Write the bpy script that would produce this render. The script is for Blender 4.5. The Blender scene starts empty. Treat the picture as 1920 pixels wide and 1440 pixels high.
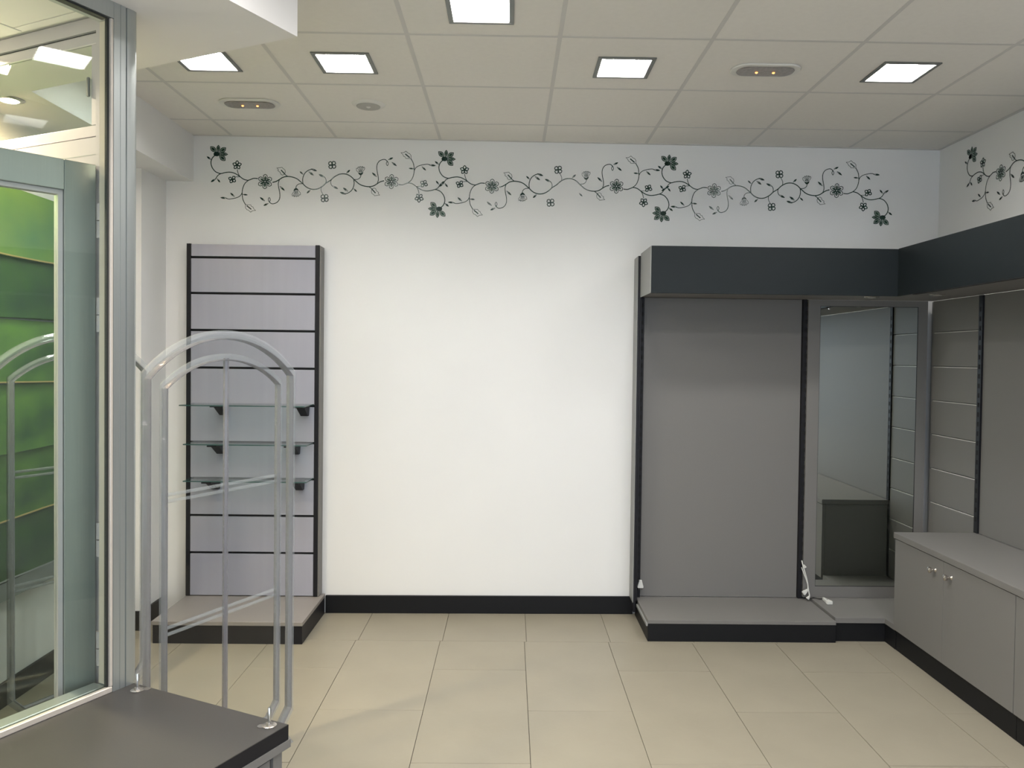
import bpy, bmesh, math, random
from mathutils import Vector, Matrix
random.seed(7)
S = bpy.context.scene
C = S.collection

# ------------------------------------------------------------------ camera, world, large lights, exposure
def make_camera():
    f, yaw, pitch, roll, sx, sy, h = 1507.86, 0.0125, 0.0218, 0.0124, 13.9, -17.4, 1.5126
    cd = bpy.data.cameras.new('camera'); co = bpy.data.objects.new('camera', cd); C.objects.link(co)
    fw = Vector((math.sin(yaw)*math.cos(pitch), math.cos(yaw)*math.cos(pitch), -math.sin(pitch)))
    r = Vector((math.cos(yaw), -math.sin(yaw), 0)); u = r.cross(fw)
    c, s = math.cos(roll), math.sin(roll)
    r2 = r*c + u*s; u2 = -r*s + u*c
    m = Matrix((r2, u2, -fw)).transposed().to_4x4(); m.translation = (0, 0, h)
    co.matrix_world = m
    cd.sensor_fit = 'HORIZONTAL'; cd.sensor_width = 36; cd.lens = f/1920*36
    cd.shift_x = -sx/1920; cd.shift_y = sy/1920
    cd.clip_start = 0.02
    S.camera = co
make_camera()
W = bpy.data.worlds.new('world'); S.world = W; W.use_nodes = True
bg = W.node_tree.nodes['Background']; bg.inputs[0].default_value = (0.72, 0.84, 1.0, 1); bg.inputs[1].default_value = 1.0
S.view_settings.view_transform = 'Standard'; S.view_settings.look = 'None'
S.view_settings.exposure = 0.0; S.view_settings.gamma = 1.0; S.view_settings.use_curve_mapping = False
def area(name, loc, sx, sy, power, col, rot=(0, 0, 0), spread=math.pi):
    l = bpy.data.lights.new(name, 'AREA'); l.shape = 'RECTANGLE'; l.size = sx; l.size_y = sy
    l.energy = power; l.color = col; l.spread = spread
    o = bpy.data.objects.new(name, l); C.objects.link(o); o.location = loc; o.rotation_euler = rot
    return o
LAMP = 112.0
# area lights added to brighten the room, placed like ceiling lamps out of frame
for i, (x, y) in enumerate([(-0.72, 1.68), (0.48, 2.28), (1.68, 2.28), (0.48, 0.48), (1.68, 0.48), (1.68, 1.38), (-0.72, -0.72), (1.08, -1.32)]):
    area('added_ceiling_fill', (x, y, 2.755), 0.19, 0.19, 12.0, (1.0, 0.97, 0.945), spread=math.radians(154))
# daylight through the shop window behind the camera
area('shop_window_daylight', (0.3, -2.15, 1.35), 4.0, 2.0, 52, (0.72, 0.84, 1.0), (math.radians(90), 0, 0))

# unseen warm fill lights added over the entrance passage, left of the glass
for i, (x, y) in enumerate([(-1.75, 2.45), (-1.72, 0.9)]):
    area('added_entrance_fill', (x, y, 2.42), 0.12, 0.12, 52 if i == 0 else 22, (1.0, 0.80, 0.57), spread=math.radians(150))

# ------------------------------------------------------------------ materials
def mat(name, col, rough=0.5, metal=0.0, noise=0.0, nscale=8.0, bump=0.0, bscale=200.0, rnd=0.0, spec=0.5, col2=None,
        alpha=1.0, stretch=(1, 1, 1), coat=0.0):
    m = bpy.data.materials.new(name); m.use_nodes = True; nt = m.node_tree; N = nt.nodes; L = nt.links
    b = N['Principled BSDF']
    b.inputs['Base Color'].default_value = (*col, 1); b.inputs['Roughness'].default_value = rough
    b.inputs['Metallic'].default_value = metal; b.inputs['Specular IOR Level'].default_value = spec
    b.inputs['Alpha'].default_value = alpha; b.inputs['Coat Weight'].default_value = coat
    tc = N.new('ShaderNodeTexCoord'); mp = N.new('ShaderNodeMapping'); mp.inputs['Scale'].default_value = stretch
    L.new(tc.outputs['Object'], mp.inputs[0])
    if noise or rnd:
        n = N.new('ShaderNodeTexNoise'); n.inputs['Scale'].default_value = nscale; n.inputs['Detail'].default_value = 6
        L.new(mp.outputs[0], n.inputs['Vector'])
        rp = N.new('ShaderNodeMapRange'); rp.inputs[1].default_value = 0.3; rp.inputs[2].default_value = 0.7
        L.new(n.outputs['Fac'], rp.inputs[0])
        mx = N.new('ShaderNodeMix'); mx.data_type = 'RGBA'
        c2 = col2 or tuple(max(0, c*(1-noise)) for c in col)
        mx.inputs[6].default_value = (*col, 1); mx.inputs[7].default_value = (*c2, 1)
        L.new(rp.outputs[0], mx.inputs[0]); out = mx.outputs[2]
        if rnd:
            oi = N.new('ShaderNodeObjectInfo'); r2 = N.new('ShaderNodeMapRange')
            r2.inputs[3].default_value = 1-rnd; r2.inputs[4].default_value = 1+rnd
            L.new(oi.outputs['Random'], r2.inputs[0])
            vm = N.new('ShaderNodeVectorMath'); vm.operation = 'SCALE'
            L.new(out, vm.inputs[0]); L.new(r2.outputs[0], vm.inputs['Scale']); out = vm.outputs[0]
        L.new(out, b.inputs['Base Color'])
    if bump:
        n2 = N.new('ShaderNodeTexNoise'); n2.inputs['Scale'].default_value = bscale; n2.inputs['Detail'].default_value = 3
        L.new(mp.outputs[0], n2.inputs['Vector'])
        bp = N.new('ShaderNodeBump'); bp.inputs['Strength'].default_value = bump; bp.inputs['Distance'].default_value = 0.002
        L.new(n2.outputs['Fac'], bp.inputs['Height']); L.new(bp.outputs[0], b.inputs['Normal'])
    return m
def emis(name, col, s):
    m = bpy.data.materials.new(name); m.use_nodes = True; nt = m.node_tree
    nt.nodes.remove(nt.nodes['Principled BSDF'])
    e = nt.nodes.new('ShaderNodeEmission'); e.inputs[0].default_value = (*col, 1); e.inputs[1].default_value = s
    nt.links.new(e.outputs[0], nt.nodes['Material Output'].inputs[0]); return m
def pane_mat(name, tint, refl_rough=0.02, ior=1.5):
    # thin clear pane: straight transmission plus fresnel reflection
    m = bpy.data.materials.new(name); m.use_nodes = True; nt = m.node_tree; N = nt.nodes
    N.remove(N['Principled BSDF'])
    t = N.new('ShaderNodeBsdfTransparent'); t.inputs[0].default_value = (*tint, 1)
    g = N.new('ShaderNodeBsdfGlossy'); g.inputs['Roughness'].default_value = refl_rough
    fr = N.new('ShaderNodeFresnel'); fr.inputs[0].default_value = ior
    ge = N.new('ShaderNodeNewGeometry'); mr = N.new('ShaderNodeMapRange')       # same reflectance on both faces of a thin pane
    mr.inputs[3].default_value = ior; mr.inputs[4].default_value = 1/ior
    nt.links.new(ge.outputs['Backfacing'], mr.inputs[0]); nt.links.new(mr.outputs[0], fr.inputs[0])
    mx = N.new('ShaderNodeMixShader')
    nt.links.new(fr.outputs[0], mx.inputs[0]); nt.links.new(t.outputs[0], mx.inputs[1]); nt.links.new(g.outputs[0], mx.inputs[2])
    nt.links.new(mx.outputs[0], N['Material Output'].inputs[0]); return m
M = {}
M['wall'] = mat('white_wall_paint', (0.795, 0.795, 0.79), 0.6, noise=0.03, nscale=1.5, bump=0.08, bscale=90)
M['ceil'] = mat('ceiling_tile_white', (0.79, 0.765, 0.72), 0.85, noise=0.03, nscale=40, bump=0.25, bscale=500, rnd=0.012)
M['rail'] = mat('ceiling_rail_white', (0.60, 0.585, 0.56), 0.5)
M['floor'] = mat('beige_porcelain_tile', (0.288, 0.262, 0.204), 0.40, noise=0.09, nscale=3.5, bump=0.12, bscale=60, rnd=0.025, spec=0.4)
M['grout'] = mat('floor_grout', (0.07, 0.058, 0.045), 0.9)
M['grey'] = mat('grey_laminate', (0.180, 0.174, 0.166), 0.5, noise=0.03, nscale=300, stretch=(1, 1, 1), spec=0.4)
M['slatgrey'] = mat('daylit_grey_laminate', (0.370, 0.372, 0.440), 0.28, noise=0.05, nscale=5, stretch=(6, 6, 0.3))  # bluish daylight on the tower is mixed into the grey
M['grey_top'] = mat('worn_grey_laminate', (0.26, 0.24, 0.225), 0.4, noise=0.05, nscale=6)
M['darktop'] = mat('charcoal_laminate', (0.047, 0.043, 0.039), 0.40, noise=0.08, nscale=4, bump=0.05, bscale=300)
M['edge'] = mat('dark_edging', (0.012, 0.012, 0.015), 0.45, spec=0.25)
M['black'] = mat('black_board', (0.008, 0.0085, 0.010), 0.5, spec=0.22)
M['cornice'] = mat('anthracite_board', (0.0105, 0.0145, 0.0165), 0.5, spec=0.25, noise=0.06, nscale=10)
M['cornice_end'] = mat('light_grey_board', (0.26, 0.265, 0.26), 0.5)
M['slot'] = mat('slot_black', (0.004, 0.004, 0.005), 0.8)
M['alu'] = mat('satin_aluminium', (0.46, 0.49, 0.485), 0.34, metal=0.7, noise=0.05, nscale=30, stretch=(8, 8, 0.2))
M['aludark'] = mat('anodised_grey_aluminium', (0.33, 0.36, 0.35), 0.40, metal=0.65, noise=0.05, nscale=30, stretch=(8, 8, 0.2))
M['lav'] = mat('pale_lacquered_frame', (0.50, 0.47, 0.50), 0.38, metal=0.25)
M['bead'] = mat('cream_glazing_bead', (0.62, 0.56, 0.49), 0.3, metal=0.2)
M['gasket'] = mat('black_gasket', (0.02, 0.022, 0.02), 0.6)
M['chrome'] = mat('chrome', (0.75, 0.74, 0.72), 0.15, metal=1.0)
M['nickel'] = mat('brushed_nickel', (0.62, 0.58, 0.54), 0.25, metal=1.0)
M['lampframe'] = mat('lamp_trim_grey', (0.20, 0.21, 0.20), 0.4, metal=0.6)
M['reflector'] = mat('lamp_reflector_white', (0.85, 0.87, 0.86), 0.3)
M['lamp'] = emis('lamp_glow', (1.0, 0.975, 0.935), LAMP)
M['warm'] = emis('warm_lamp_glow', (1.0, 0.66, 0.36), 420)
M['bulb'] = emis('orange_pilot_glow', (1.0, 0.36, 0.10), 4)
M['offwhite'] = mat('offwhite_plastic', (0.70, 0.69, 0.65), 0.4)
M['plug'] = mat('white_plug_plastic', (0.72, 0.72, 0.68), 0.4)
M['lens'] = mat('smoked_prismatic_lens', (0.30, 0.27, 0.25), 0.2, noise=0.3, nscale=60)
M['vent'] = mat('grey_sensor_face', (0.40, 0.39, 0.36), 0.5)
M['shelfglass'] = pane_mat('shelf_glass', (0.90, 0.96, 0.94))
M['shelfedge'] = mat('glass_edge_green', (0.045, 0.10, 0.095), 0.2)
M['glass'] = pane_mat('window_glass', (0.93, 0.965, 0.945), ior=1.38)
M['tglass'] = pane_mat('transom_glass', (0.90, 0.93, 0.90), ior=1.6)
M['acrylic'] = pane_mat('clear_acrylic_sheet', (0.965, 0.975, 0.975), 0.05, ior=1.3)
M['tube'] = mat('frosted_clear_plastic', (0.43, 0.47, 0.50), 0.16, alpha=0.25, coat=0.3)
M['tube_core'] = mat('grey_plastic_rib', (0.24, 0.24, 0.27), 0.2, alpha=0.60)
M['mirror'] = mat('mirror_silver', (0.68, 0.72, 0.68), 0.015, metal=1.0)
M['green'] = mat('mottled_leaf_green', (0.115, 0.24, 0.038), 0.4, noise=0.6, nscale=3.5, rnd=0.35, col2=(0.016, 0.062, 0.018), stretch=(1, 0.7, 1.5))
M['green_bright'] = mat('bright_leaf_green', (0.20, 0.33, 0.065), 0.4, noise=0.5, nscale=3.0, col2=(0.06, 0.17, 0.06), stretch=(1, 0.7, 1.5))
M['green_dark'] = mat('deep_leaf_green', (0.045, 0.12, 0.022), 0.4, noise=0.5, nscale=4.0, col2=(0.012, 0.05, 0.018), stretch=(1, 0.7, 1.5))
M['gold'] = mat('gold_edge', (0.62, 0.48, 0.20), 0.3, metal=0.5)
M['decal'] = mat('dark_green_vinyl', (0.012, 0.038, 0.028), 0.22)
M['decal_in'] = mat('mid_green_vinyl', (0.20, 0.27, 0.22), 0.3)
M['cable'] = mat('black_cable', (0.01, 0.01, 0.01), 0.5)
M['paint'] = mat('bulkhead_paint', (0.80, 0.775, 0.75), 0.6, noise=0.02, nscale=2)

# ------------------------------------------------------------------ helpers
WL = {}
def link(o, parent):
    C.objects.link(o)
    if parent: o.parent = parent
def thing(name, label, cat, loc, group=None):
    o = bpy.data.objects.new(name, None); C.objects.link(o); o.location = loc; WL[o] = Vector(loc)
    o.empty_display_size = 0.05
    o['label'] = label; o['category'] = cat
    if group: o['group'] = group
    return o
def tag(o, label, cat, group=None):
    o['label'] = label; o['category'] = cat
    if group: o['group'] = group
    return o
class B:
    """collects geometry in world coordinates"""
    def __init__(s): s.v = []; s.f = []
    def quadbox(s, pts):  # 8 points: bottom 4 ccw, top 4 ccw
        n = len(s.v); s.v += [tuple(p) for p in pts]
        for q in ((0, 3, 2, 1), (4, 5, 6, 7), (0, 1, 5, 4), (1, 2, 6, 5), (2, 3, 7, 6), (3, 0, 4, 7)):
            s.f.append(tuple(n+i for i in q))
        return s
    def box(s, x0, x1, y0, y1, z0, z1, T=None):
        p = [(x0, y0, z0), (x1, y0, z0), (x1, y1, z0), (x0, y1, z0), (x0, y0, z1), (x1, y0, z1), (x1, y1, z1), (x0, y1, z1)]
        if T: p = [T(*a) for a in p]
        return s.quadbox(p)
    def frame(s, x0, x1, y0, y1, z0, z1, t, axis='y', T=None):
        """rectangular frame of bar width t; lies in the plane normal to axis"""
        if axis == 'y':
            s.box(x0, x1, y0, y1, z1-t, z1, T); s.box(x0, x1, y0, y1, z0, z0+t, T)
            s.box(x0, x0+t, y0, y1, z0+t, z1-t, T); s.box(x1-t, x1, y0, y1, z0+t, z1-t, T)
        elif axis == 'x':
            s.box(x0, x1, y0, y1, z1-t, z1, T); s.box(x0, x1, y0, y1, z0, z0+t, T)
            s.box(x0, x1, y0, y0+t, z0+t, z1-t, T); s.box(x0, x1, y1-t, y1, z0+t, z1-t, T)
        else:
            s.box(x0, x1, y0, y0+t, z0, z1, T); s.box(x0, x1, y1-t, y1, z0, z1, T)
            s.box(x0, x0+t, y0+t, y1-t, z0, z1, T); s.box(x1-t, x1, y0+t, y1-t, z0, z1, T)
        return s
    def prism(s, poly, z0, z1):
        n = len(s.v); k = len(poly)
        s.v += [(x, y, z0) for x, y in poly] + [(x, y, z1) for x, y in poly]
        s.f.append(tuple(n+i for i in reversed(range(k)))); s.f.append(tuple(n+k+i for i in range(k)))
        for i in range(k):
            j = (i+1) % k; s.f.append((n+i, n+j, n+k+j, n+k+i))
        return s
    def lathe(s, prof, c, axis, seg=20):
        """prof: list of (r, h); axis unit vector; c base point"""
        a = Vector(axis).normalized(); t = Vector((0, 0, 1)) if abs(a.z) < 0.9 else Vector((1, 0, 0))
        e1 = a.cross(t).normalized(); e2 = a.cross(e1); c = Vector(c); n = len(s.v)
        for r, h in prof:
            for i in range(seg):
                w = 2*math.pi*i/seg; s.v.append(tuple(c + a*h + (e1*math.cos(w)+e2*math.sin(w))*r))
        for j in range(len(prof)-1):
            for i in range(seg):
                k = (i+1) % seg; s.f.append((n+j*seg+i, n+j*seg+k, n+(j+1)*seg+k, n+(j+1)*seg+i))
        s.f.append(tuple(n+i for i in reversed(range(seg)))); m = n+(len(prof)-1)*seg
        s.f.append(tuple(m+i for i in range(seg)))
        return s
    def sweep(s, pts, prof, up, closed=False):
        """sweep a profile [(a,b)] along pts; a along the side vector, b along the fixed vector up"""
        pts = [Vector(p) for p in pts]; n = len(s.v); k = len(prof); m = len(pts); up = Vector(up).normalized()
        for i, p in enumerate(pts):
            if closed: d0 = (p-pts[i-1]).normalized(); d1 = (pts[(i+1) % m]-p).normalized()
            else:
                d0 = (p-pts[i-1]).normalized() if i else None; d1 = (pts[i+1]-p).normalized() if i < m-1 else None
                d0 = d0 or d1; d1 = d1 or d0
            t = (d0+d1).normalized(); side = t.cross(up).normalized()
            c = max(0.5, t.dot(d1)); 
            for a, b in prof: s.v.append(tuple(p + side*(a/c) + up*b))
        for i in range(m if closed else m-1):
            i2 = (i+1) % m
            for j in range(k):
                j2 = (j+1) % k; s.f.append((n+i*k+j, n+i*k+j2, n+i2*k+j2, n+i2*k+j))
        if not closed:
            s.f.append(tuple(n+j for j in reversed(range(k)))); s.f.append(tuple(n+(m-1)*k+j for j in range(k)))
        return s
    def build(s, name, mt, parent=None, bevel=0.0, smooth=False, kind=None, flip=True):
        me = bpy.data.meshes.new(name)
        if parent is not None: base = WL[parent]
        else: base = Vector((0, 0, 0))
        xs = [v[0] for v in s.v]; ys = [v[1] for v in s.v]; zs = [v[2] for v in s.v]
        org = Vector(((min(xs)+max(xs))/2, (min(ys)+max(ys))/2, min(zs)))
        me.from_pydata([tuple(Vector(v)-org) for v in s.v], [], s.f); me.update()
        bm = bmesh.new(); bm.from_mesh(me); bmesh.ops.recalc_face_normals(bm, faces=bm.faces)
        if bevel:
            bmesh.ops.bevel(bm, geom=[e for e in bm.edges if e.is_manifold and e.calc_face_angle(0) > 0.5], offset=bevel, segments=1, affect='EDGES', profile=0.5)
        bm.to_mesh(me); bm.free()
        me.materials.append(mt)
        if smooth:
            for p in me.polygons: p.use_smooth = True
            me.set_sharp_from_angle(angle=math.radians(40))
        o = bpy.data.objects.new(name, me); link(o, parent); o.location = org - base; WL[o] = org
        if kind: o['kind'] = kind
        return o
def box(name, dims, mt, parent=None, bevel=0.0, kind=None, T=None):
    return B().box(*dims, T=T).build(name, mt, parent, bevel, kind=kind)
def dup(o, offset):
    """copy of a thing with its parts, moved by offset"""
    c = o.copy(); C.objects.link(c); c.location = o.location + Vector(offset); WL[c] = WL[o]+Vector(offset)
    for ch in list(o.children):
        k = ch.copy(); C.objects.link(k); k.parent = c; WL[k] = WL[ch]+Vector(offset)
        for g in list(ch.children):
            h = g.copy(); C.objects.link(h); h.parent = k; WL[h] = WL[g]+Vector(offset)
    return c

# storefront frame of reference: u to the right of the glazing, v along the glazing (away from the camera)
OX, OY = -1.055, 2.156
UX, UY, VX, VY = 0.8965, -0.443, 0.443, 0.8965
def F(u, v, z): return (OX+u*UX+v*VX, OY+u*UY+v*VY, z)
H = 2.77

# ------------------------------------------------------------------ floor
fl = box('floor', (-2.45, 2.75, -2.6, 5.0, -0.12, -0.004), M['grout'], kind='structure')
TW, TX, JY = 0.4474, -0.798, 4.2467
G = 0.0022
def ftile(x0, x1, y0, y1):
    x0 = max(x0, -2.14); x1 = min(x1, 2.53); y1 = min(y1, 4.74); y0 = max(y0, -2.3)
    if x1-x0 < 0.03 or y1-y0 < 0.03: return
    j = random.uniform(-0.0004, 0.0004)
    B().box(x0+G/2, x1-G/2, y0+G/2, y1-G/2, -0.004, 0.0+j).build('floor_tile', M['floor'], fl, bevel=0.0006)
for i in range(-3, 8):
    x0 = TX+TW*i
    # cut row along the back wall, slightly shifted
    ftile(x0+0.012, x0+TW+0.012, JY, 4.8)
    y = 3.8564 - (0 if i % 2 else TW)
    ftile(x0, x0+TW, y, JY)
    while y > -2.3:
        ftile(x0, x0+TW, y-2*TW, y); y -= 2*TW

# ------------------------------------------------------------------ walls
def wallbox(name, dims, mt=None): return box(name, dims, mt or M['wall'], kind='structure')
def wy(x): return 4.723+0.0153*x            # the back wall runs slightly off square
wb = B().quadbox([(-2.3, wy(-2.3), 0), (2.7, wy(2.7), 0), (2.7, 4.95, 0), (-2.3, 4.95, 0),
                  (-2.3, wy(-2.3), 3.0), (2.7, wy(2.7), 3.0), (2.7, 4.95, 3.0), (-2.3, 4.95, 3.0)]).build('wall_back', M['wall'], kind='structure')
wallbox('wall_right', (2.535, 2.7, -2.5, 4.9, 0, 3.0))
wl = wallbox('wall_left', (-2.3, -2.14, -2.5, 4.9, 0, 3.0))
wallbox('trim_1', (-2.14, -1.995, 4.38, 4.75, 0, 2.505))                      # shallow pilaster in the left corner
# front wall with the shop window opening
wf = B()
wf.box(-2.3, -1.9, -2.5, -2.35, 0, 3.0); wf.box(2.3, 2.7, -2.5, -2.35, 0, 3.0)
wf.box(-1.9, 2.3, -2.5, -2.35, 0, 0.35); wf.box(-1.9, 2.3, -2.5, -2.35, 2.45, 3.0)
wf.build('wall_front', M['wall'], kind='structure')
# soffit along the left wall
wallbox('trim_2', (-2.16, -1.84, -2.3, 4.78, 2.505, 2.80))
# angled bulkhead above the entrance
bk = B().box(-3.0, 0.2875, -0.30, 0.38, 2.437, 2.80, T=F)
bk.build('trim_3', M['paint'], kind='structure')

# ------------------------------------------------------------------ ceiling: slab, hanging rails, tiles
ce = box('ceiling', (-2.3, 2.7, -2.5, 4.95, H+0.12, H+0.2), M['ceil'], kind='structure')
CX, CY = -1.6173, 4.378
lampxy = {(0, 2), (1, 2), (3, 2), (5, 2), (2, 3)}
LH = 0.108                                                                    # half size of the lamp cut-out
def ctile(x0, x1, y0, y1, hole=None):
    z0, z1 = H, H+0.012
    x0 = max(x0, -1.85); x1 = min(x1, 2.545); y1 = min(y1, 4.78)
    if x1-x0 < 0.04 or y1-y0 < 0.04: return
    g = 0.0035; x0 += g; x1 -= g; y0 += g; y1 -= g
    b = B()
    if hole:
        hx, hy = hole
        b.box(x0, x1, y0, hy-LH, z0, z1); b.box(x0, x1, hy+LH, y1, z0, z1)
        b.box(x0, hx-LH, hy-LH, hy+LH, z0, z1); b.box(hx+LH, x1, hy-LH, hy+LH, z0, z1)
        b.build('ceiling_tile', M['ceil'], ce)
    else: b.box(x0, x1, y0, y1, z0, z1).build('ceiling_tile', M['ceil'], ce, bevel=0.001)
lamps = []
for i in range(-1, 7):
    for j in range(0, 12):
        x0 = CX+0.6*i; y1 = CY-0.6*(j-1); y0 = y1-0.6
        hole = None
        if (i, j) in lampxy:
            hole = (x0+0.295, y0+0.32) if j == 2 else (x0+0.297, y0+0.36); lamps.append(hole)
        ctile(x0, x0+0.6, y0, y1, hole)
for i in range(0, 7):
    x = CX+0.6*i; box('ceiling_rail', (x-0.0085, x+0.0085, -2.3, 4.73, H-0.0012, H+0.02), M['rail'], ce)
for j in range(0, 11):
    y = CY-0.6*j; box('ceiling_rail', (-1.84, 2.53, y-0.0085, y+0.0085, H-0.0008, H+0.02), M['rail'], ce)
box('ceiling_rail', (2.512, 2.535, -2.3, 4.75, H-0.002, H+0.02), M['rail'], ce)
B().quadbox([(-1.84, wy(-1.84)-0.018, H-0.002), (2.53, wy(2.53)-0.018, H-0.002), (2.53, wy(2.53), H-0.002), (-1.84, wy(-1.84), H-0.002),
             (-1.84, wy(-1.84)-0.018, H+0.02), (2.53, wy(2.53)-0.018, H+0.02), (2.53, wy(2.53), H+0.02), (-1.84, wy(-1.84), H+0.02)]).build('ceiling_rail', M['rail'], ce)
# lower tiled ceiling of the entrance, hung under the bulkhead
for (u0, u1, v0, v1) in ((-0.40, -0.02, -0.62, -0.01), (-0.40, -0.11, -0.01, 0.02), (-1.0, -0.405, -0.62, 0.02)):
    B().box(u0, u1-0.004, v0, v1-0.004, 2.430, 2.4365, T=F).build('ceiling_tile', M['ceil'], ce)

# ------------------------------------------------------------------ baseboards
def skirting(name, x0, x1, y0, y1, z1=0.105): return box(name, (x0, x1, y0, y1, 0.0, z1), M['black'], bevel=0.0015, kind='structure')
B().quadbox([(-1.06, wy(-1.06)-0.016, 0.0005), (0.745, wy(0.745)-0.016, 0.0005), (0.745, wy(0.745)-0.0005, 0.0005), (-1.06, wy(-1.06)-0.0005, 0.0005),
             (-1.06, wy(-1.06)-0.016, 0.104), (0.745, wy(0.745)-0.016, 0.104), (0.745, wy(0.745)-0.0005, 0.104), (-1.06, wy(-1.06)-0.0005, 0.104)]).build('baseboard_back', M['black'], bevel=0.0015, kind='structure')
skirting('baseboard_left', -2.139, -2.124, 0.5, 4.38)
skirting('baseboard_corner', -1.994, -1.980, 4.36, 4.68)
skirting('baseboard_pilaster', -2.124, -1.98, 4.365, 4.379)

# ------------------------------------------------------------------ recessed square ceiling lamps
lab = ['square recessed ceiling lamp partly cut off by the entrance bulkhead, leftmost of the row',
       'square recessed ceiling lamp beside the bulkhead, one tile right of the partly covered lamp',
       'square recessed ceiling lamp above the bare middle of the back wall',
       'square recessed ceiling lamp nearest the right wall, above the mirror',
       'square recessed ceiling lamp cut by the top edge of the photo, nearest the viewer']
def lamp_at(hx, hy, label):
    t = thing('ceiling_lamp', label, 'ceiling lamp', (hx, hy, H-0.006), 'square recessed ceiling lamps')
    B().frame(hx-0.122, hx+0.122, hy-0.122, hy+0.122, H-0.006, H-0.0003, 0.018, 'z').build('trim_frame', M['lampframe'], t, bevel=0.001)
    d = 0.055; a = 0.104; b = B()
    b.frame(hx-a-0.003, hx+a+0.003, hy-a-0.003, hy+a+0.003, H-0.0055, H+d, 0.003, 'z').build('reflector', M['reflector'], t)
    B().box(hx-a, hx+a, hy-a, hy+a, H+d-0.002, H+d+0.004).build('housing', M['reflector'], t)
    B().box(hx-a+0.006, hx+a-0.006, hy-a+0.006, hy+a-0.006, H+d-0.008, H+d-0.0025).build('diffuser', M['lamp'], t)
    return t
order = sorted(lamps, key=lambda h: (round(-h[1], 1), h[0]))
for h, l in zip(order, lab): lamp_at(h[0], h[1], l)

# ------------------------------------------------------------------ emergency lights and round sensor
def rrect(cx, cy, w, h, r, n=6):
    pts = []
    for (sx, sy, a0) in ((1, 1, 0), (-1, 1, 90), (-1, -1, 180), (1, -1, 270)):
        for i in range(n+1):
            a = math.radians(a0+90*i/n); pts.append((cx+sx*(w/2-r)+r*math.cos(a), cy+sy*(h/2-r)+r*math.sin(a)))
    return pts
def emergency(cx, cy, label):
    t = thing('emergency_light', label, 'emergency light', (cx, cy, H-0.012), 'oval emergency lights in the ceiling')
    B().prism(rrect(cx, cy, 0.30, 0.150, 0.070), H-0.009, H-0.0003).build('surround', M['offwhite'], t, bevel=0.003, smooth=True)
    B().prism(rrect(cx, cy, 0.245, 0.105, 0.045), H-0.013, H-0.0092).build('lens', M['lens'], t, bevel=0.0015)
    for dx in (-0.037, 0.037):
        B().lathe([(0.001, 0), (0.0045, 0.0015), (0.006, 0.004), (0.006, 0.005)], (cx+dx, cy+0.005, H-0.0182), (0, 0, 1), 12).build('pilot_bulb', M['bulb'], t, smooth=True)
emergency(-1.317, 4.075, 'oval emergency light with two orange glows, left one above the slatwall tower')
emergency(1.09, 3.49, 'oval emergency light with two orange glows, between the two right square lamps')
t = thing('ceiling_sensor', 'round white ceiling sensor with grey face beside the left emergency light', 'sensor', (-0.722, 4.065, H-0.012))
B().lathe([(0.060, 0), (0.076, 0.004), (0.084, 0.011)], (-0.722, 4.065, H-0.0115), (0, 0, 1), 32).build('ring', M['offwhite'], t, smooth=True)
B().lathe([(0.058, 0), (0.060, 0.003)], (-0.722, 4.065, H-0.0148), (0, 0, 1), 32).build('face', M['vent'], t)
B().lathe([(0.006, 0), (0.012, 0.004)], (-0.722, 4.065, H-0.019), (0, 0, 1), 16).build('centre_button', M['offwhite'], t)

# ------------------------------------------------------------------ left slatwall tower
t = thing('slatwall_tower', 'tall grey slatwall display tower with dark grooves beside the bare back wall', 'display unit', (-1.465, 4.66, 0))
zs = [2.060, 1.856, 1.645, 1.431, 1.217, 1.004, 0.795, 0.583, 0.368]
g = 0.0065
box('backing_board', (-1.822, -1.112, 4.636, 4.686, 0.125, 2.13), M['edge'], t)
edges = [2.134]+zs+[0.122]
for a, b in zip(edges[:-1], edges[1:]):
    z1 = a-(g if a != 2.134 else 0); z0 = b+(g if b != 0.122 else 0)
    box('slat', (-1.822, -1.116, 4.620, 4.636, z0, z1), M['slatgrey'], t, bevel=0.0012)
for x0, x1 in ((-1.846, -1.823), (-1.115, -1.092)):
    box('upright', (x0, x1, 4.616, 4.690, 0.119, 2.137), M['edge'], t, bevel=0.001)
box('side_panel', (-1.0915, -1.083, 4.622, 4.700, 0.119, 2.132), M['grey'], t)
box('base_shelf', (-1.846, -1.062, 4.172, 4.688, 0.097, 0.117), M['grey_top'], t, bevel=0.001)
b = B(); b.box(-1.840, -1.065, 4.178, 4.196, 0.0005, 0.0965); b.box(-1.083, -1.065, 4.196, 4.688, 0.0005, 0.0965); b.box(-1.840, -1.822, 4.196, 4.688, 0.0005, 0.0965)
b.build('plinth', M['edge'], t)
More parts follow.
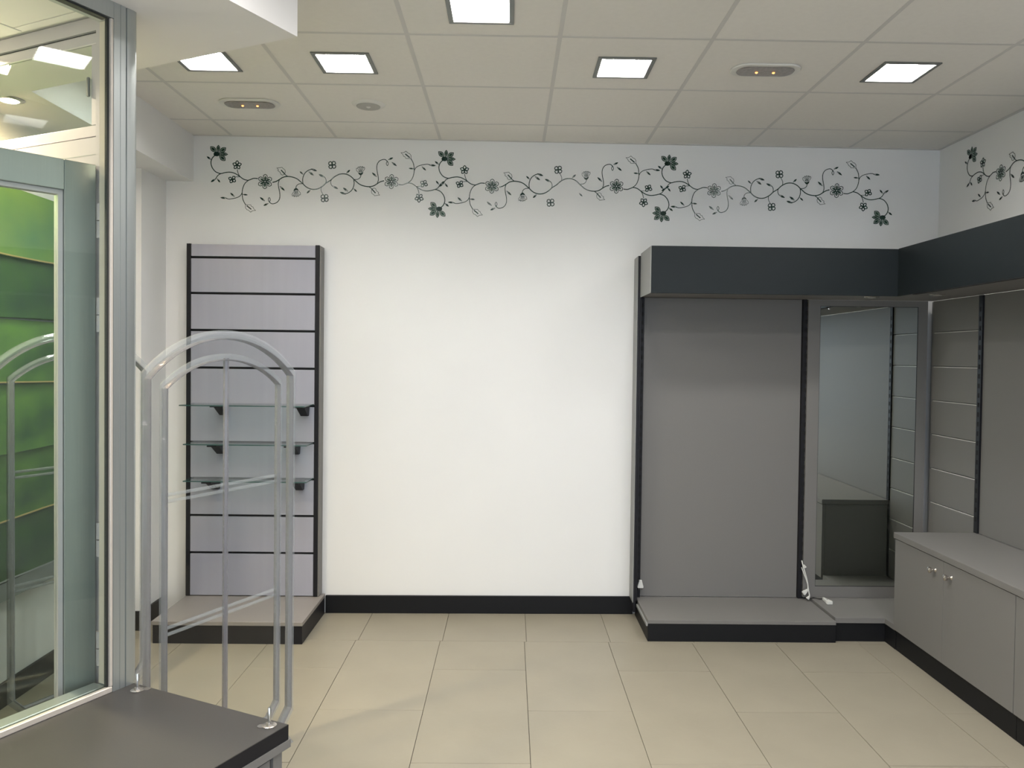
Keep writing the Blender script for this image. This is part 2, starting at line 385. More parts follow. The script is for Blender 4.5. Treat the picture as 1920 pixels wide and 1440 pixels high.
# glass shelves on hooks
def shelf(z, y0, xs, word):
    s = thing('glass_shelf', 'green edged glass shelf on the slatwall tower, %s of the three' % word, 'shelf', (-1.46, 4.5, z), 'glass shelves on the slatwall tower')
    x0, x1 = -1.798, -1.118
    box('pane', (x0, x1, y0, 4.612, z, z+0.006), M['shelfglass'], s)
    b = B(); b.box(x0-0.0004, x1+0.0004, y0-0.0012, y0-0.0002, z+0.0002, z+0.0058); b.box(x1+0.0002, x1+0.0012, y0, 4.612, z+0.0002, z+0.0058)
    b.box(x0-0.0012, x0-0.0002, y0, 4.612, z+0.0002, z+0.0058); b.build('polished_edge', M['shelfedge'], s)
    for x in xs:
        b = B()
        b.box(x-0.03, x+0.024, 4.46, 4.616, z-0.0095, z-0.0008)
        n = len(b.v); b.quadbox([(x-0.020, 4.585, z-0.062), (x+0.020, 4.585, z-0.062), (x+0.020, 4.6155, z-0.062), (x-0.020, 4.6155, z-0.062),
                                 (x-0.024, 4.50, z-0.010), (x+0.024, 4.50, z-0.010), (x+0.024, 4.6155, z-0.010), (x-0.024, 4.6155, z-0.010)])
        b.build('bracket', M['edge'], s, bevel=0.001)
shelf(1.224, 4.40, (-1.625, -1.165), 'top')
shelf(1.004, 4.455, (-1.64, -1.215), 'middle')
shelf(0.800, 4.455, (-1.67, -1.19), 'bottom')

# ------------------------------------------------------------------ right display units against the back wall
def upright(parent, x0, x1, y0, y1, z0, z1, slotside):
    u = box('upright', (x0, x1, y0, y1, z0, z1), M['edge'], parent, bevel=0.0008)
    b = B(); z = z0+0.06
    while z < z1-0.08:
        if slotside == 'y': b.box((x0+x1)/2-0.004, (x0+x1)/2+0.012, y0-0.0006, y0+0.002, z, z+0.024)
        else: b.box(x0-0.0006, x0+0.002, (y0+y1)/2-0.007, (y0+y1)/2+0.007, z, z+0.024)
        z += 0.05
    s = b.build('slots', M['slot'], u, kind='stuff')
    return u
t = thing('display_bay', 'wide grey back panel bay with low platform left of the mirror', 'display unit', (1.24, 4.5, 0))
box('back_panel', (0.782, 1.706, 4.690, 4.712, 0.118, 1.95), M['grey'], t)
upright(t, 0.745, 0.780, 4.668, 4.716, 0.05, 2.10, 'y')
upright(t, 1.708, 1.730, 4.668, 4.716, 0.118, 1.95, 'y')
box('side_panel', (0.730, 0.744, 4.60, 4.728, 0.05, 2.10), M['edge'], t, bevel=0.001)
box('side_facing', (0.7265, 0.7297, 4.60, 4.728, 0.106, 2.095), M['cornice_end'], t)
box('side_edging', (0.7445, 0.752, 4.60, 4.667, 0.118, 2.10), M['edge'], t)
b = B().prism([(0.757, 4.262), (1.769, 4.262), (1.769, 4.689), (0.757, 4.689)], 0.096, 0.116)
b.build('platform_top', M['grey'], t, bevel=0.001)
b = B(); b.box(0.757, 1.769, 4.264, 4.282, 0.0005, 0.0955); b.box(0.757, 0.775, 4.282, 4.705, 0.0005, 0.0955)
b.build('plinth', M['black'], t, bevel=0.001)
box('side_rail', (0.748, 0.7565, 4.262, 4.60, 0.084, 0.098), M['cornice_end'], t)
# corner platform that turns and runs on under the cabinets
t = thing('corner_platform', 'grey corner platform with black plinth below the mirror', 'platform', (2.1, 4.45, 0))
B().prism([(1.773, 4.284), (2.040, 4.284), (2.040, 4.176), (2.455, 4.176), (2.455, 4.6545), (1.773, 4.6545)], 0.1005, 0.1295).build('platform_top', M['grey'], t, bevel=0.001)
box('plinth', (1.771, 2.045, 4.290, 4.306, 0.0005, 0.1), M['black'], t)
# tall mirror
t = thing('tall_mirror', 'tall mirror in a grey frame in the right corner bay', 'mirror', (2.08, 4.66, 0.12))
b = B(); x0, x1, z0, z1 = 1.7325, 2.43, 0.130, 1.867; mx0, mx1, mz0, mz1 = 1.802, 2.375, 0.194, 1.832
y0, y1 = 4.655, 4.70
b.box(x0, mx0, y0, y1, z0, z1); b.box(mx1, x1, y0, y1, z0, z1); b.box(mx0, mx1, y0, y1, z0, mz0); b.box(mx0, mx1, y0, y1, mz1, z1)
b.build('frame', M['grey'], t)
box('mirror_glass', (mx0, mx1, 4.659, 4.664, mz0, mz1), M['mirror'], t)
B().frame(mx0, mx1, 4.6575, 4.6588, mz0, mz1, 0.0025, 'y').build('bevel_line', M['edge'], t)
B().lathe([(0.008, 0), (0.008, 0.002), (0.004, 0.004)], (1.856, 4.659, 1.818), (0, -1, 0), 12).build('screw', M['chrome'], t)
# cornice boxes
t = thing('cornice_box', 'anthracite cornice box over the back wall bay and mirror', 'cornice', (1.5, 4.45, 1.862))
box('front_board', (0.745, 2.078, 4.262, 4.280, 1.862, 2.112), M['cornice'], t, bevel=0.0008)
box('end_board', (0.7425, 0.7447, 4.263, 4.595, 1.8625, 2.1115), M['cornice_end'], t)
box('under_board', (0.7525, 2.455, 4.2815, 4.654, 1.868, 1.884), M['grey'], t)
box('back_rail', (0.781, 1.70, 4.6545, 4.689, 1.868, 1.93), M['edge'], t)
t = thing('cornice_box', 'anthracite cornice box running along the right wall above the cabinet', 'cornice', (2.25, 3.0, 1.862))
box('front_board', (2.060, 2.078, 1.2, 4.261, 1.862, 2.114), M['cornice'], t, bevel=0.0008)
box('under_board', (2.079, 2.4595, 1.2, 4.280, 1.868, 1.884), M['grey'], t)
box('edge_strip', (2.058, 2.078, 1.2, 4.10, 1.8575, 1.8615), M['slot'], t)
for (x, y, l) in ((1.985, 4.40, 'small round spotlight rim under the cornice in front of the mirror'), (2.235, 4.19, 'small round spotlight rim under the right wall cornice near the corner')):
    s = thing('recessed_spotlight', l, 'spotlight', (x, y, 1.862), 'switched off spotlights under the cornice')
    B().lathe([(0.026, 0), (0.036, 0.0015), (0.040, 0.005)], (x, y, 1.8625), (0, 0, 1), 24).build('rim', M['nickel'], s, smooth=True)
    B().lathe([(0.006, 0), (0.022, 0.0015)], (x, y, 1.8606), (0, 0, 1), 16).build('lens', M['offwhite'], s)

# ------------------------------------------------------------------ right wall: slatwall bay, plain bay, cabinets
t = thing('slatwall_bay', 'narrow grey slatwall bay on the right wall beside the mirror', 'display unit', (2.48, 4.4, 0.12))
box('backing_board', (2.478, 2.50, 4.186, 4.70, 0.131, 1.866), M['cornice_end'], t)
z = 1.684; cuts = []
while z > 0.2: cuts.append(z); z -= 0.1965
e = [1.866]+cuts+[0.131]
for a, b_ in zip(e[:-1], e[1:]):
    z1 = a-(0.004 if a != 1.866 else 0); z0 = b_+(0.004 if b_ != 0.131 else 0)
    box('slat', (2.460, 2.478, 4.186, 4.654, z0, z1), M['grey'], t, bevel=0.001)
for z in cuts:
    box('groove_insert', (2.4625, 2.4775, 4.186, 4.64, z-0.0038, z-0.0002), M['offwhite'], t)
upright(t, 2.452, 2.50, 4.152, 4.185, 0.6205, 1.866, 'x')
t = thing('plain_bay', 'plain grey back panel on the right wall above the cabinet', 'display unit', (2.48, 3.6, 0.65))
box('back_panel', (2.462, 2.50, 2.90, 4.151, 0.6205, 1.866), M['grey'], t)
upright(t, 2.452, 2.50, 2.865, 2.898, 0.6205, 1.866, 'x')
box('back_panel', (2.462, 2.50, 1.60, 2.863, 0.6205, 1.866), M['grey'], t)
t = thing('cabinet_countertop', 'long grey countertop over the low cabinets along the right wall', 'countertop', (2.25, 3.0, 0.62))
box('board', (2.026, 2.4605, 1.2, 4.175, 0.590, 0.620), M['grey'], t, bevel=0.0015)
def cabinet(y0, y1, label, knobs):
    t = thing('low_cabinet', label, 'cabinet', (2.25, (y0+y1)/2, 0), 'low grey cabinets along the right wall')
    box('body', (2.052, 2.455, y0+0.001, y1-0.001, 0.107, 0.589), M['grey'], t)
    box('plinth', (2.048, 2.064, y0+0.0005, y1-0.0005, 0.0005, 0.106), M['black'], t)
    ym = (y0+y1)/2+0.031
    for a, c, k in ((y0+0.001, ym-0.0008, ym-0.065), (ym+0.0008, y1-0.001, ym+0.072)):
        d = box('door', (2.032, 2.051, a, c, 0.110, 0.586), M['grey'], t, bevel=0.0006)
        zc = 0.528
        B().lathe([(0.011, 0), (0.009, 0.002), (0.005, 0.006), (0.005, 0.014), (0.0115, 0.020), (0.0145, 0.026), (0.0135, 0.032), (0.008, 0.036), (0.001, 0.0375)],
                  (2.0315, k, zc), (-1, 0, 0), 20).build('knob', M['nickel'], d, smooth=True)
    return t
cabinet(3.166, 4.168, 'low grey two-door cabinet with two round nickel knobs by the mirror', True)
cabinet(2.164, 3.164, 'low grey cabinet cut off by the right edge of the photo', True)
box('baseboard_right', (2.046, 2.0475, 4.17, 4.30, 0.0005, 0.0965), M['black'], kind='structure')

# ------------------------------------------------------------------ cables and plugs
def smooth(pts, n=6):
    P = [Vector(p) for p in pts]; out = []
    for i in range(len(P)-1):
        p0 = P[i-1] if i else P[i]; p1 = P[i]; p2 = P[i+1]; p3 = P[i+2] if i+2 < len(P) else P[i+1]
        for k in range(n):
            t = k/n; out.append(0.5*((2*p1)+(p2-p0)*t+(2*p0-5*p1+4*p2-p3)*t*t+(3*p1-p0-3*p2+p3)*t**3))
    out.append(P[-1]); return out
def tube(b, pts, r, seg=8):
    pts = smooth(pts); n = len(b.v); up = Vector((0.31, 0.17, 0.93))
    for i, p in enumerate(pts):
        d = (pts[min(i+1, len(pts)-1)]-pts[max(i-1, 0)]).normalized(); e1 = d.cross(up).normalized(); e2 = d.cross(e1)
        for k in range(seg): a = 2*math.pi*k/seg; b.v.append(tuple(p+(e1*math.cos(a)+e2*math.sin(a))*r))
    for i in range(len(pts)-1):
        for k in range(seg):
            k2 = (k+1) % seg; b.f.append((n+i*seg+k, n+i*seg+k2, n+(i+1)*seg+k2, n+(i+1)*seg+k))
    b.f.append(tuple(n+k for k in reversed(range(seg)))); b.f.append(tuple(n+(len(pts)-1)*seg+k for k in range(seg)))
    return b
def plug(b, base, d, side, w0, w1, L, th):
    """tapered plug body from base along d"""
    base = Vector(base); d = Vector(d).normalized(); s = Vector(side).normalized(); n = d.cross(s)
    for (a, c, wa, wb) in ((0, 0.25*L, w0*0.75, w0), (0.25*L, 0.85*L, w0, w1), (0.85*L, L, w1, w1*0.86)):
        q = []
        for (h, w) in ((a, wa), (c, wb)):
            for (i, j) in ((-1, -1), (1, -1), (1, 1), (-1, 1)): q.append(base+d*h+s*(w/2*i)+n*(th/2*j))
        b.quadbox(q)
    return b
t = thing('white_plug', 'white plug hanging at the foot of the left slotted upright', 'plug', (0.78, 4.65, 0.15))
b = B(); plug(b, (0.779, 4.655, 0.222), (0, 0, -1), (1, 0, 0), 0.020, 0.036, 0.046, 0.016); b.build('body', M['plug'], t, bevel=0.0015)
b = B()
for dx in (-0.009, 0.009): b.lathe([(0.0026, 0), (0.0026, 0.014)], (0.779+dx, 4.655, 0.164), (0, 0, 1), 8)
b.build('pin', M['nickel'], t)
t = thing('white_cable', 'white cable looping down the slotted upright beside the mirror frame', 'cable', (1.74, 4.64, 0.12))
b = B(); tube(b, [(1.722, 4.655, 0.345), (1.727, 4.64, 0.31), (1.738, 4.635, 0.27), (1.750, 4.635, 0.225), (1.757, 4.635, 0.18), (1.762, 4.63, 0.145), (1.755, 4.625, 0.126)], 0.0034)
tube(b, [(1.722, 4.655, 0.305), (1.732, 4.642, 0.27), (1.746, 4.638, 0.232), (1.754, 4.637, 0.20), (1.752, 4.636, 0.175)], 0.0030)
b.build('wire', M['plug'], t, smooth=True)
b = B(); plug(b, (1.752, 4.634, 0.180), (-0.75, -0.1, -0.6), (0.6, 0, -0.75), 0.014, 0.026, 0.036, 0.014); b.build('plug_body', M['plug'], t, bevel=0.0015)
b = B(); plug(b, (1.757, 4.62, 0.146), (-0.55, -0.1, -0.7), (0.7, 0, -0.5), 0.010, 0.018, 0.020, 0.012); b.build('connector', M['plug'], t, bevel=0.001)
b = B(); plug(b, (1.727, 4.636, 0.325), (0.5, 0, -0.8), (0.8, 0, 0.5), 0.008, 0.014, 0.020, 0.008); b.build('wire_clip', M['plug'], t, bevel=0.001)
t = thing('black_cord', 'thin black cord with a white socket end lying on the corner platform', 'cord', (1.80, 4.58, 0.12))
b = B(); tube(b, [(1.748, 4.640, 0.130), (1.768, 4.625, 0.132), (1.790, 4.632, 0.1325), (1.812, 4.615, 0.1325), (1.828, 4.598, 0.138)], 0.0026)
b.build('wire', M['cable'], t, smooth=True)
b = B(); plug(b, (1.829, 4.598, 0.1390), (0.10, -0.98, 0), (1, 0.1, 0), 0.014, 0.034, 0.085, 0.018); b.build('socket_body', M['plug'], t, bevel=0.002)
B().lathe([(0.003, 0), (0.003, 0.001)], (1.834, 4.55, 0.1482), (0, 0, 1), 8).build('socket_screw', M['edge'], t)

# ------------------------------------------------------------------ green leaf-pattern wall panels on the left
t = thing('green_panel_display', 'mottled green panelled display with gold edges on the left wall', 'display unit', (-2.1, 3.35, 0.48))
zz = [2.20, 1.91, 1.645, 1.372, 1.082, 0.800, 0.548]
box('back_frame', (-2.1235, -2.112, 2.30, 4.06, 0.46, 2.205), M['aludark'], t)
for k in range(6):
    # every panel bows forward at its lower edge, over the gold edging
    z1, z0 = zz[k], zz[k+1]; b = B(); ny = 8; n = 0
    pts = []
    for i in range(ny+1):
        y = 2.30+1.75*i/ny; w = 0.006*math.sin(k*2.1+i*0.9)
        for (x, z) in ((-2.108, z1+0.001), (-2.100, z1+0.001), (-2.082, z0+0.007+w), (-2.095, z0+0.003+w), (-2.108, z0+0.003+w)): b.v.append((x, y, z))
    for i in range(ny):
        for j in range(5):
            j2 = (j+1) % 5; b.f.append((i*5+j, i*5+j2, (i+1)*5+j2, (i+1)*5+j))
    b.f.append((4, 3, 2, 1, 0)); b.f.append(tuple(ny*5+j for j in range(5)))
    pn = b.build('panel', M['green_bright' if k == 0 else 'green_dark' if k in (1, 5) else 'green'], t)
    if k in (0, 2, 4, 5):
        b = B(); prof = [(-0.0022, -0.003), (0.0022, -0.003), (0.0022, 0.003), (-0.0022, 0.003)]
        path = [(-2.081, 2.30+1.75*i/ny, z0+0.006+0.006*math.sin(k*2.1+i*0.9)) for i in range(ny+1)]
        b.sweep(path, prof, (0, 0, 1)); b.build('gold_edging' if k != 5 else 'metal_edging', M['gold'] if k != 5 else M['alu'], t)
box('bottom_rail', (-2.111, -2.090, 2.30, 4.06, 0.470, 0.546), M['aludark'], t)

# warm round downlight in the soffit
t = thing('warm_downlight', 'small round warm downlight in the left soffit, seen through the transom', 'downlight', (-1.985, 3.22, 2.495))
B().lathe([(0.040, 0), (0.052, 0.003), (0.055, 0.006)], (-1.985, 3.22, 2.4985), (0, 0, 1), 24).build('rim', M['nickel'], t, smooth=True)
B().lathe([(0.030, 0), (0.034, 0.002)], (-1.985, 3.22, 2.4962), (0, 0, 1), 20).build('bulb', M['warm'], t)

# ------------------------------------------------------------------ anti-theft gates
def gate(cx, cy, label):
    t = thing('security_gate', label, 'security gate', (cx, cy, 0), 'clear arched security gates')
    D = Vector((VX, VY, 0)).normalized(); U = Vector((VY, -VX, 0)).normalized()
    def P(s, z, o=0.0): return Vector((cx, cy, 0)) + D*s + Vector((0, 0, z)) + U*o
    def arch(hw, zb, zsh, zt, ch):
        pts = [P(-hw+ch, zb), P(-hw, zb+ch*1.1), P(-hw, zsh)]
        # circular arc from shoulder to shoulder
        r = (hw*hw+(zt-zsh)**2)/(2*(zt-zsh)); zc = zt-r; a0 = math.asin(hw/r)
        for i in range(1, 24): a = -a0+2*a0*i/24; pts.append(P(r*math.sin(a), zc+r*math.cos(a)))
        pts += [P(hw, zsh), P(hw, zb+ch*1.1), P(hw-ch, zb)]
        return pts
    def prof(w, th):
        k = 0.3; return [(-w/2, -th/2+th*k), (-w/2+w*k, -th/2), (w/2-w*k, -th/2), (w/2, -th/2+th*k), (w/2, th/2-th*k), (w/2-w*k, th/2), (-w/2+w*k, th/2), (-w/2, th/2-th*k)]
    o_ = arch(0.335, 0.045, 1.440, 1.578, 0.06); i_ = arch(0.265, 0.115, 1.405, 1.500, 0.045)
    # clear sheet between the profiles
    n = len(o_); b = B(); b.v = [tuple(p-U*0.003) for p in o_]+[tuple(p+U*0.003) for p in o_]
    b.f = [tuple(range(n)), tuple(reversed(range(n, 2*n)))]+[(k, (k+1) % n, n+(k+1) % n, n+k) for k in range(n)]
    b.build('clear_sheet', M['acrylic'], t)
    B().sweep(o_, prof(0.034, 0.030), U, closed=True).build('outer_frame', M['tube'], t, smooth=True)
    B().sweep(i_, prof(0.026, 0.024), U, closed=True).build('inner_frame', M['tube'], t, smooth=True)
    for pts, off in ((o_, 0.013), (i_, 0.010)):
        # fine highlight ribs along the inner edge of each profile
        c = P(0, 0.8); q = [p+(c-p).normalized()*off for p in pts]
        B().sweep(q, prof(0.005, 0.034 if pts is o_ else 0.028), U, closed=True).build('rib', M['tube_core'], t, smooth=True)
    B().sweep([P(0, 0.118), P(0, 1.497)], prof(0.018, 0.020), U).build('centre_rod', M['tube_core'], t, smooth=True)
    for z in (1.037, 0.598):
        for dz in (-0.011, 0.011):
            B().sweep([P(-0.262, z+dz), P(0.262, z+dz)], prof(0.011, 0.012), U).build('crossbar', M['tube'], t, smooth=True)
    b = B()
    for s in (-0.24, 0.24):
        q = [P(s-0.07, 0.0005, -0.045), P(s+0.07, 0.0005, -0.045), P(s+0.07, 0.0005, 0.045), P(s-0.07, 0.0005, 0.045),
             P(s-0.06, 0.034, -0.022), P(s+0.06, 0.034, -0.022), P(s+0.06, 0.034, 0.022), P(s-0.06, 0.034, 0.022)]
        B().quadbox(q).build('foot', M['tube'], t)
gate(-1.003, 2.86, 'clear arched security gate in front of the grey slatwall tower')
gate(-1.780, 3.320, 'clear arched security gate seen through the glazing before the green display')

# ------------------------------------------------------------------ storefront: post, fixed glazing, transom, open door
t = thing('glazed_partition', 'aluminium post and fixed glass partition beside the dark counter', 'partition', F(-0.02, 0.0, 0))
# post with two grooved faces and a rounded right edge
def postpoly(pts, z0, z1):
    b = B(); b.prism([F(u, v, 0)[:2] for u, v in pts], z0, z1); return b
postpoly([(-0.055, 0.0), (0.0, 0.0), (0.0, 0.036), (-0.0035, 0.0365), (-0.0035, 0.0395), (0.0, 0.040), (0.0, 0.062), (-0.003, 0.071), (-0.010, 0.0765), (-0.055, 0.0765)], 0.0, 2.4365).build('post', M['alu'], t, smooth=True)
for u, v in ((0.0, 0.020),):
    box('groove_line', (u-0.0002, u+0.0006, v-0.0006, v+0.0006, 0.602, 2.436), M['aludark'], t, T=F)
box('head_rail', (-0.055, 0.0, -3.0, -0.0005, 2.393, 2.4365), M['alu'], t, T=F)
box('sill_rail', (-0.075, -0.0005, -3.0, -0.0005, 0.52, 0.5985), M['aludark'], t, T=F)
box('glazing_bead', (-0.014, -0.0005, -2.9, -0.0005, 0.599, 0.615), M['bead'], t, T=F, bevel=0.002)
box('glazing_bead', (-0.075, -0.030, -2.9, -0.0005, 0.599, 0.612), M['alu'], t, T=F, bevel=0.002)
box('glazing_bead', (-0.014, -0.0005, -0.0085, -0.0005, 0.6155, 2.392), M['bead'], t, T=F, bevel=0.001)
box('gasket', (-0.0165, -0.0075, -0.0145, -0.009, 0.6155, 2.392), M['gasket'], t, T=F)
box('gasket', (-0.028, -0.006, -2.9, -0.0148, 2.388, 2.3925), M['gasket'], t, T=F)
box('glass_pane', (-0.0155, -0.0095, -2.9, -0.0147, 0.6155, 2.3875), M['glass'], t, T=F)
box('side_liner', (-0.054, -0.017, -0.0016, -0.0004, 0.6155, 2.392), M['bead'], t, T=F)
box('base_panel', (-0.070, -0.005, -3.0, -0.0005, 0.0005, 0.5195), M['aludark'], t, T=F)

t = thing('door_frame_transom', 'pale metal door frame with a glazed transom window above the open door', 'door frame', F(-0.5, 0.05, 0))
box('jamb', (-0.100, -0.056, 0.022, 0.075, 0.0, 2.436), M['lav'], t, T=F)
b = B(); b.box(-1.10, -0.1005, 0.030, 0.075, 2.392, 2.4295, T=F); b.box(-1.10, -0.1005, 0.030, 0.075, 2.020, 2.102, T=F)
b.build('head_frame', M['lav'], t)
b = B().box(-1.10, -0.1005, 0.0295, 0.0302, 2.0540, 2.0555, T=F); b.build('joint_line', M['aludark'], t)
box('sash_gap', (-1.09, -0.1010, 0.044, 0.050, 2.1022, 2.3918), M['gasket'], t, T=F)
b = B(); b.frame(-1.088, -0.1055, 0.034, 0.0435, 2.1062, 2.3878, 0.030, 'y', T=F); b.build('sash', M['lav'], t, bevel=0.002)
box('sash_glass', (-1.058, -0.1355, 0.037, 0.041, 2.1363, 2.3577), M['tglass'], t, T=F)
# the sash gap must be open behind the glass
bpy.data.objects.remove([c for c in t.children if c.name.startswith('sash_gap')][0])
b = B(); b.frame(-1.091, -0.1010, 0.038, 0.0425, 2.1025, 2.3915, 0.0036, 'y', T=F); b.build('sash_gap', M['gasket'], t)
b = B(); b.box(-0.146, -0.137, 0.026, 0.0338, 2.215, 2.268, T=F); b.build('catch', M['lampframe'], t, bevel=0.002)

# open door leaf, hinged at the jamb, swung towards the camera side
HX, HY, _ = F(-0.089, 0.018, 0)
dxy = Vector((-0.238*UX-0.971*VX, -0.238*UY-0.971*VY)).normalized(); nxy = Vector((-dxy.y, dxy.x))
def L(s, n, z): return (HX+dxy.x*s+nxy.x*n, HY+dxy.y*s+nxy.y*n, z)
if nxy.x < 0: pass
t = thing('glass_door', 'open aluminium framed glass door leaf behind the fixed glass', 'door', (HX, HY, 0))
DW, DT, SW = 0.86, 0.042, 0.083
sgn = -1 if nxy.dot(Vector((UX, UY))) > 0 else 1                                # thickness away from the fixed glass
a, c = (0, sgn*DT) if sgn > 0 else (sgn*DT, 0)
box('stile', (0.003, SW, a, c, 0.02, 2.02), M['aludark'], t, T=L, bevel=0.0015)
box('stile', (DW-SW, DW, a, c, 0.02, 2.02), M['aludark'], t, T=L, bevel=0.0015)
box('top_rail', (SW+0.0005, DW-SW-0.0005, a, c, 1.940, 2.02), M['alu'], t, T=L, bevel=0.0015)
box('bottom_rail', (SW+0.0005, DW-SW-0.0005, a, c, 0.02, 0.14), M['aludark'], t, T=L, bevel=0.0015)
b = B(); b.frame(SW+0.001, DW-SW-0.001, a+0.008, c-0.008, 0.1405, 1.9395, 0.012, 'y', T=L); b.build('glazing_bead', M['lav'], t)
box('door_glass', (SW+0.0135, DW-SW-0.0135, (a+c)/2-0.003, (a+c)/2+0.003, 0.153, 1.927), M['glass'], t, T=L)
for z in (1.87, 1.615, 1.0, 0.70):
    b = B(); hx, hy, _ = L(-0.004, (a+c)/2-sgn*0.028, 0)
    b.lathe([(0.0085, 0), (0.0085, 0.045)], (hx, hy, z), (0, 0, 1), 12); b.lathe([(0.0085, 0), (0.0085, 0.045)], (hx, hy, z-0.048), (0, 0, 1), 12)
    b.build('hinge', M['lav'], t, smooth=True)

# ------------------------------------------------------------------ dark display counter in the foreground
t = thing('display_counter', 'dark grey topped display counter in the bottom left foreground', 'counter', F(0.27, -0.4, 0))
box('top', (0.0005, 0.548, -1.10, 0.064, 0.563, 0.600), M['darktop'], t, T=F)
b = B(); b.box(0.5484, 0.5494, -1.10, 0.0644, 0.5632, 0.5994, T=F); b.box(0.0005, 0.5484, 0.0644, 0.0654, 0.5632, 0.5994, T=F)
b.build('edge_band', M['edge'], t)
box('under_trim', (0.004, 0.552, -1.10, 0.070, 0.543, 0.5625), M['grey'], t, T=F)
box('body', (0.004, 0.516, -1.10, 0.052, 0.0, 0.5425), M['grey'], t, T=F)
box('body_edge', (0.5165, 0.540, 0.022, 0.052, 0.0, 0.5425), M['grey'], t, T=F)
box('shadow_gap', (0.5165, 0.524, 0.016, 0.0215, 0.07, 0.532), M['edge'], t, T=F)
box('rail_board', (0.5165, 0.540, -1.10, 0.0215, 0.535, 0.5425), M['grey'], t, T=F)
for v0, v1 in ((-0.50, 0.0155), (-1.02, -0.503)):
    box('door', (0.5165, 0.536, v0, v1, 0.075, 0.530), M['grey'], t, T=F, bevel=0.0008)
box('counter_plinth', (0.5165, 0.526, -1.10, 0.0155, 0.0, 0.070), M['black'], t, T=F)
for (u, v, l) in ((0.050, 0.036, 'upright chrome bolt on the counter corner next to the aluminium post'),
                  (0.512, 0.038, 'upright chrome bolt with washers on the counter corner nearest the room')):
    x, y, _ = F(u, v, 0)
    s = thing('threaded_bolt', l, 'bolt', (x, y, 0.6), 'chrome bolts standing on the counter')
    B().lathe([(0.0175, 0), (0.018, 0.0015), (0.012, 0.003)], (x, y, 0.6003), (0, 0, 1), 24).build('washer', M['nickel'], s, smooth=True)
    B().lathe([(0.009, 0), (0.009, 0.004)], (x, y, 0.6035), (0, 0, 1), 6).build('nut', M['nickel'], s)
    B().lathe([(0.0042, 0), (0.0042, 0.036), (0.0030, 0.038)], (x, y, 0.6077), (0, 0, 1), 12).build('rod', M['chrome'], s, smooth=True)
    x2, y2, _ = F(u-0.014 if u > 0.3 else u+0.016, v-0.012 if u > 0.3 else v+0.016, 0)
    B().lathe([(0.010, 0), (0.010, 0.0015)], (x2, y2, 0.6002), (0, 0, 1), 16).build('small_washer', M['nickel'], s, smooth=True)

# ------------------------------------------------------------------ wall decals: flowering vines
K = 0.000391
def m(px, py): return ((px-1888)*K, -(py-645)*K + (px-1888)*0.018*K)
STEMS = [
 ([(215,262),(180,300),(162,350),(165,400),(185,450),(225,497),(270,520),(310,527),(360,515),(430,507),(490,517),(540,540),(590,575),(640,610),(700,627),(740,615),(790,598),(850,602)], 11),
 ([(310,527),(270,548),(245,580),(228,610)], 9), ([(545,465),(555,510),(572,550),(592,577)], 8), ([(520,577),(560,575),(597,574)], 6),
 ([(715,625),(670,660),(640,710),(622,780),(622,850),(635,920),(672,988)], 9), ([(622,800),(600,845),(560,875),(500,893),(430,903),(388,893)], 8),
 ([(1065,658),(1120,642),(1170,612),(1220,582),(1290,570),(1370,582),(1430,608),(1475,645),(1515,680),(1550,715),(1600,745),(1660,760),(1730,752),(1800,715),(1850,670),(1888,645)], 12),
 ([(1290,570),(1255,545),(1225,510)], 9), ([(1165,620),(1150,670),(1155,730),(1170,800),(1175,860),(1165,910),(1135,950),(1090,970),(1050,970),(1020,945),(1012,930)], 9),
 ([(1505,675),(1455,680),(1420,705),(1408,740)], 8), ([(1515,680),(1508,620),(1520,560),(1550,510),(1600,475),(1660,460)], 10),
 ([(1830,575),(1850,610),(1853,650),(1838,683)], 8), ([(1785,725),(1780,770),(1795,810),(1812,840)], 7)]
LEAVES = [((160,322),(103,278),20),((230,606),(163,650),22),((252,603),(293,655),18),((507,867),(448,813),18),((395,890),(305,882),22),((628,835),(697,842),16),
 ((1175,715),(1242,777),20),((1004,968),(938,998),20),((952,932),(883,878),20),((1514,540),(1468,497),16),((1630,458),(1714,488),24),
 ((1598,500),(1668,552),24),((1832,580),(1748,540),24),((1622,770),(1572,816),20)]
BIG = [([(1245,535),(1210,550),(1185,535),(1180,510),(1145,485),(1150,465),(1128,445),(1170,440),(1205,435),(1215,450),(1245,470),(1253,500)], ((1190,475),(1243,532))),
       ([(670,985),(668,1030),(690,1060),(710,1065),(745,1097),(775,1075),(818,1072),(790,1045),(780,1020),(760,1015),(745,988),(705,988)], ((688,1000),(755,1055)))]
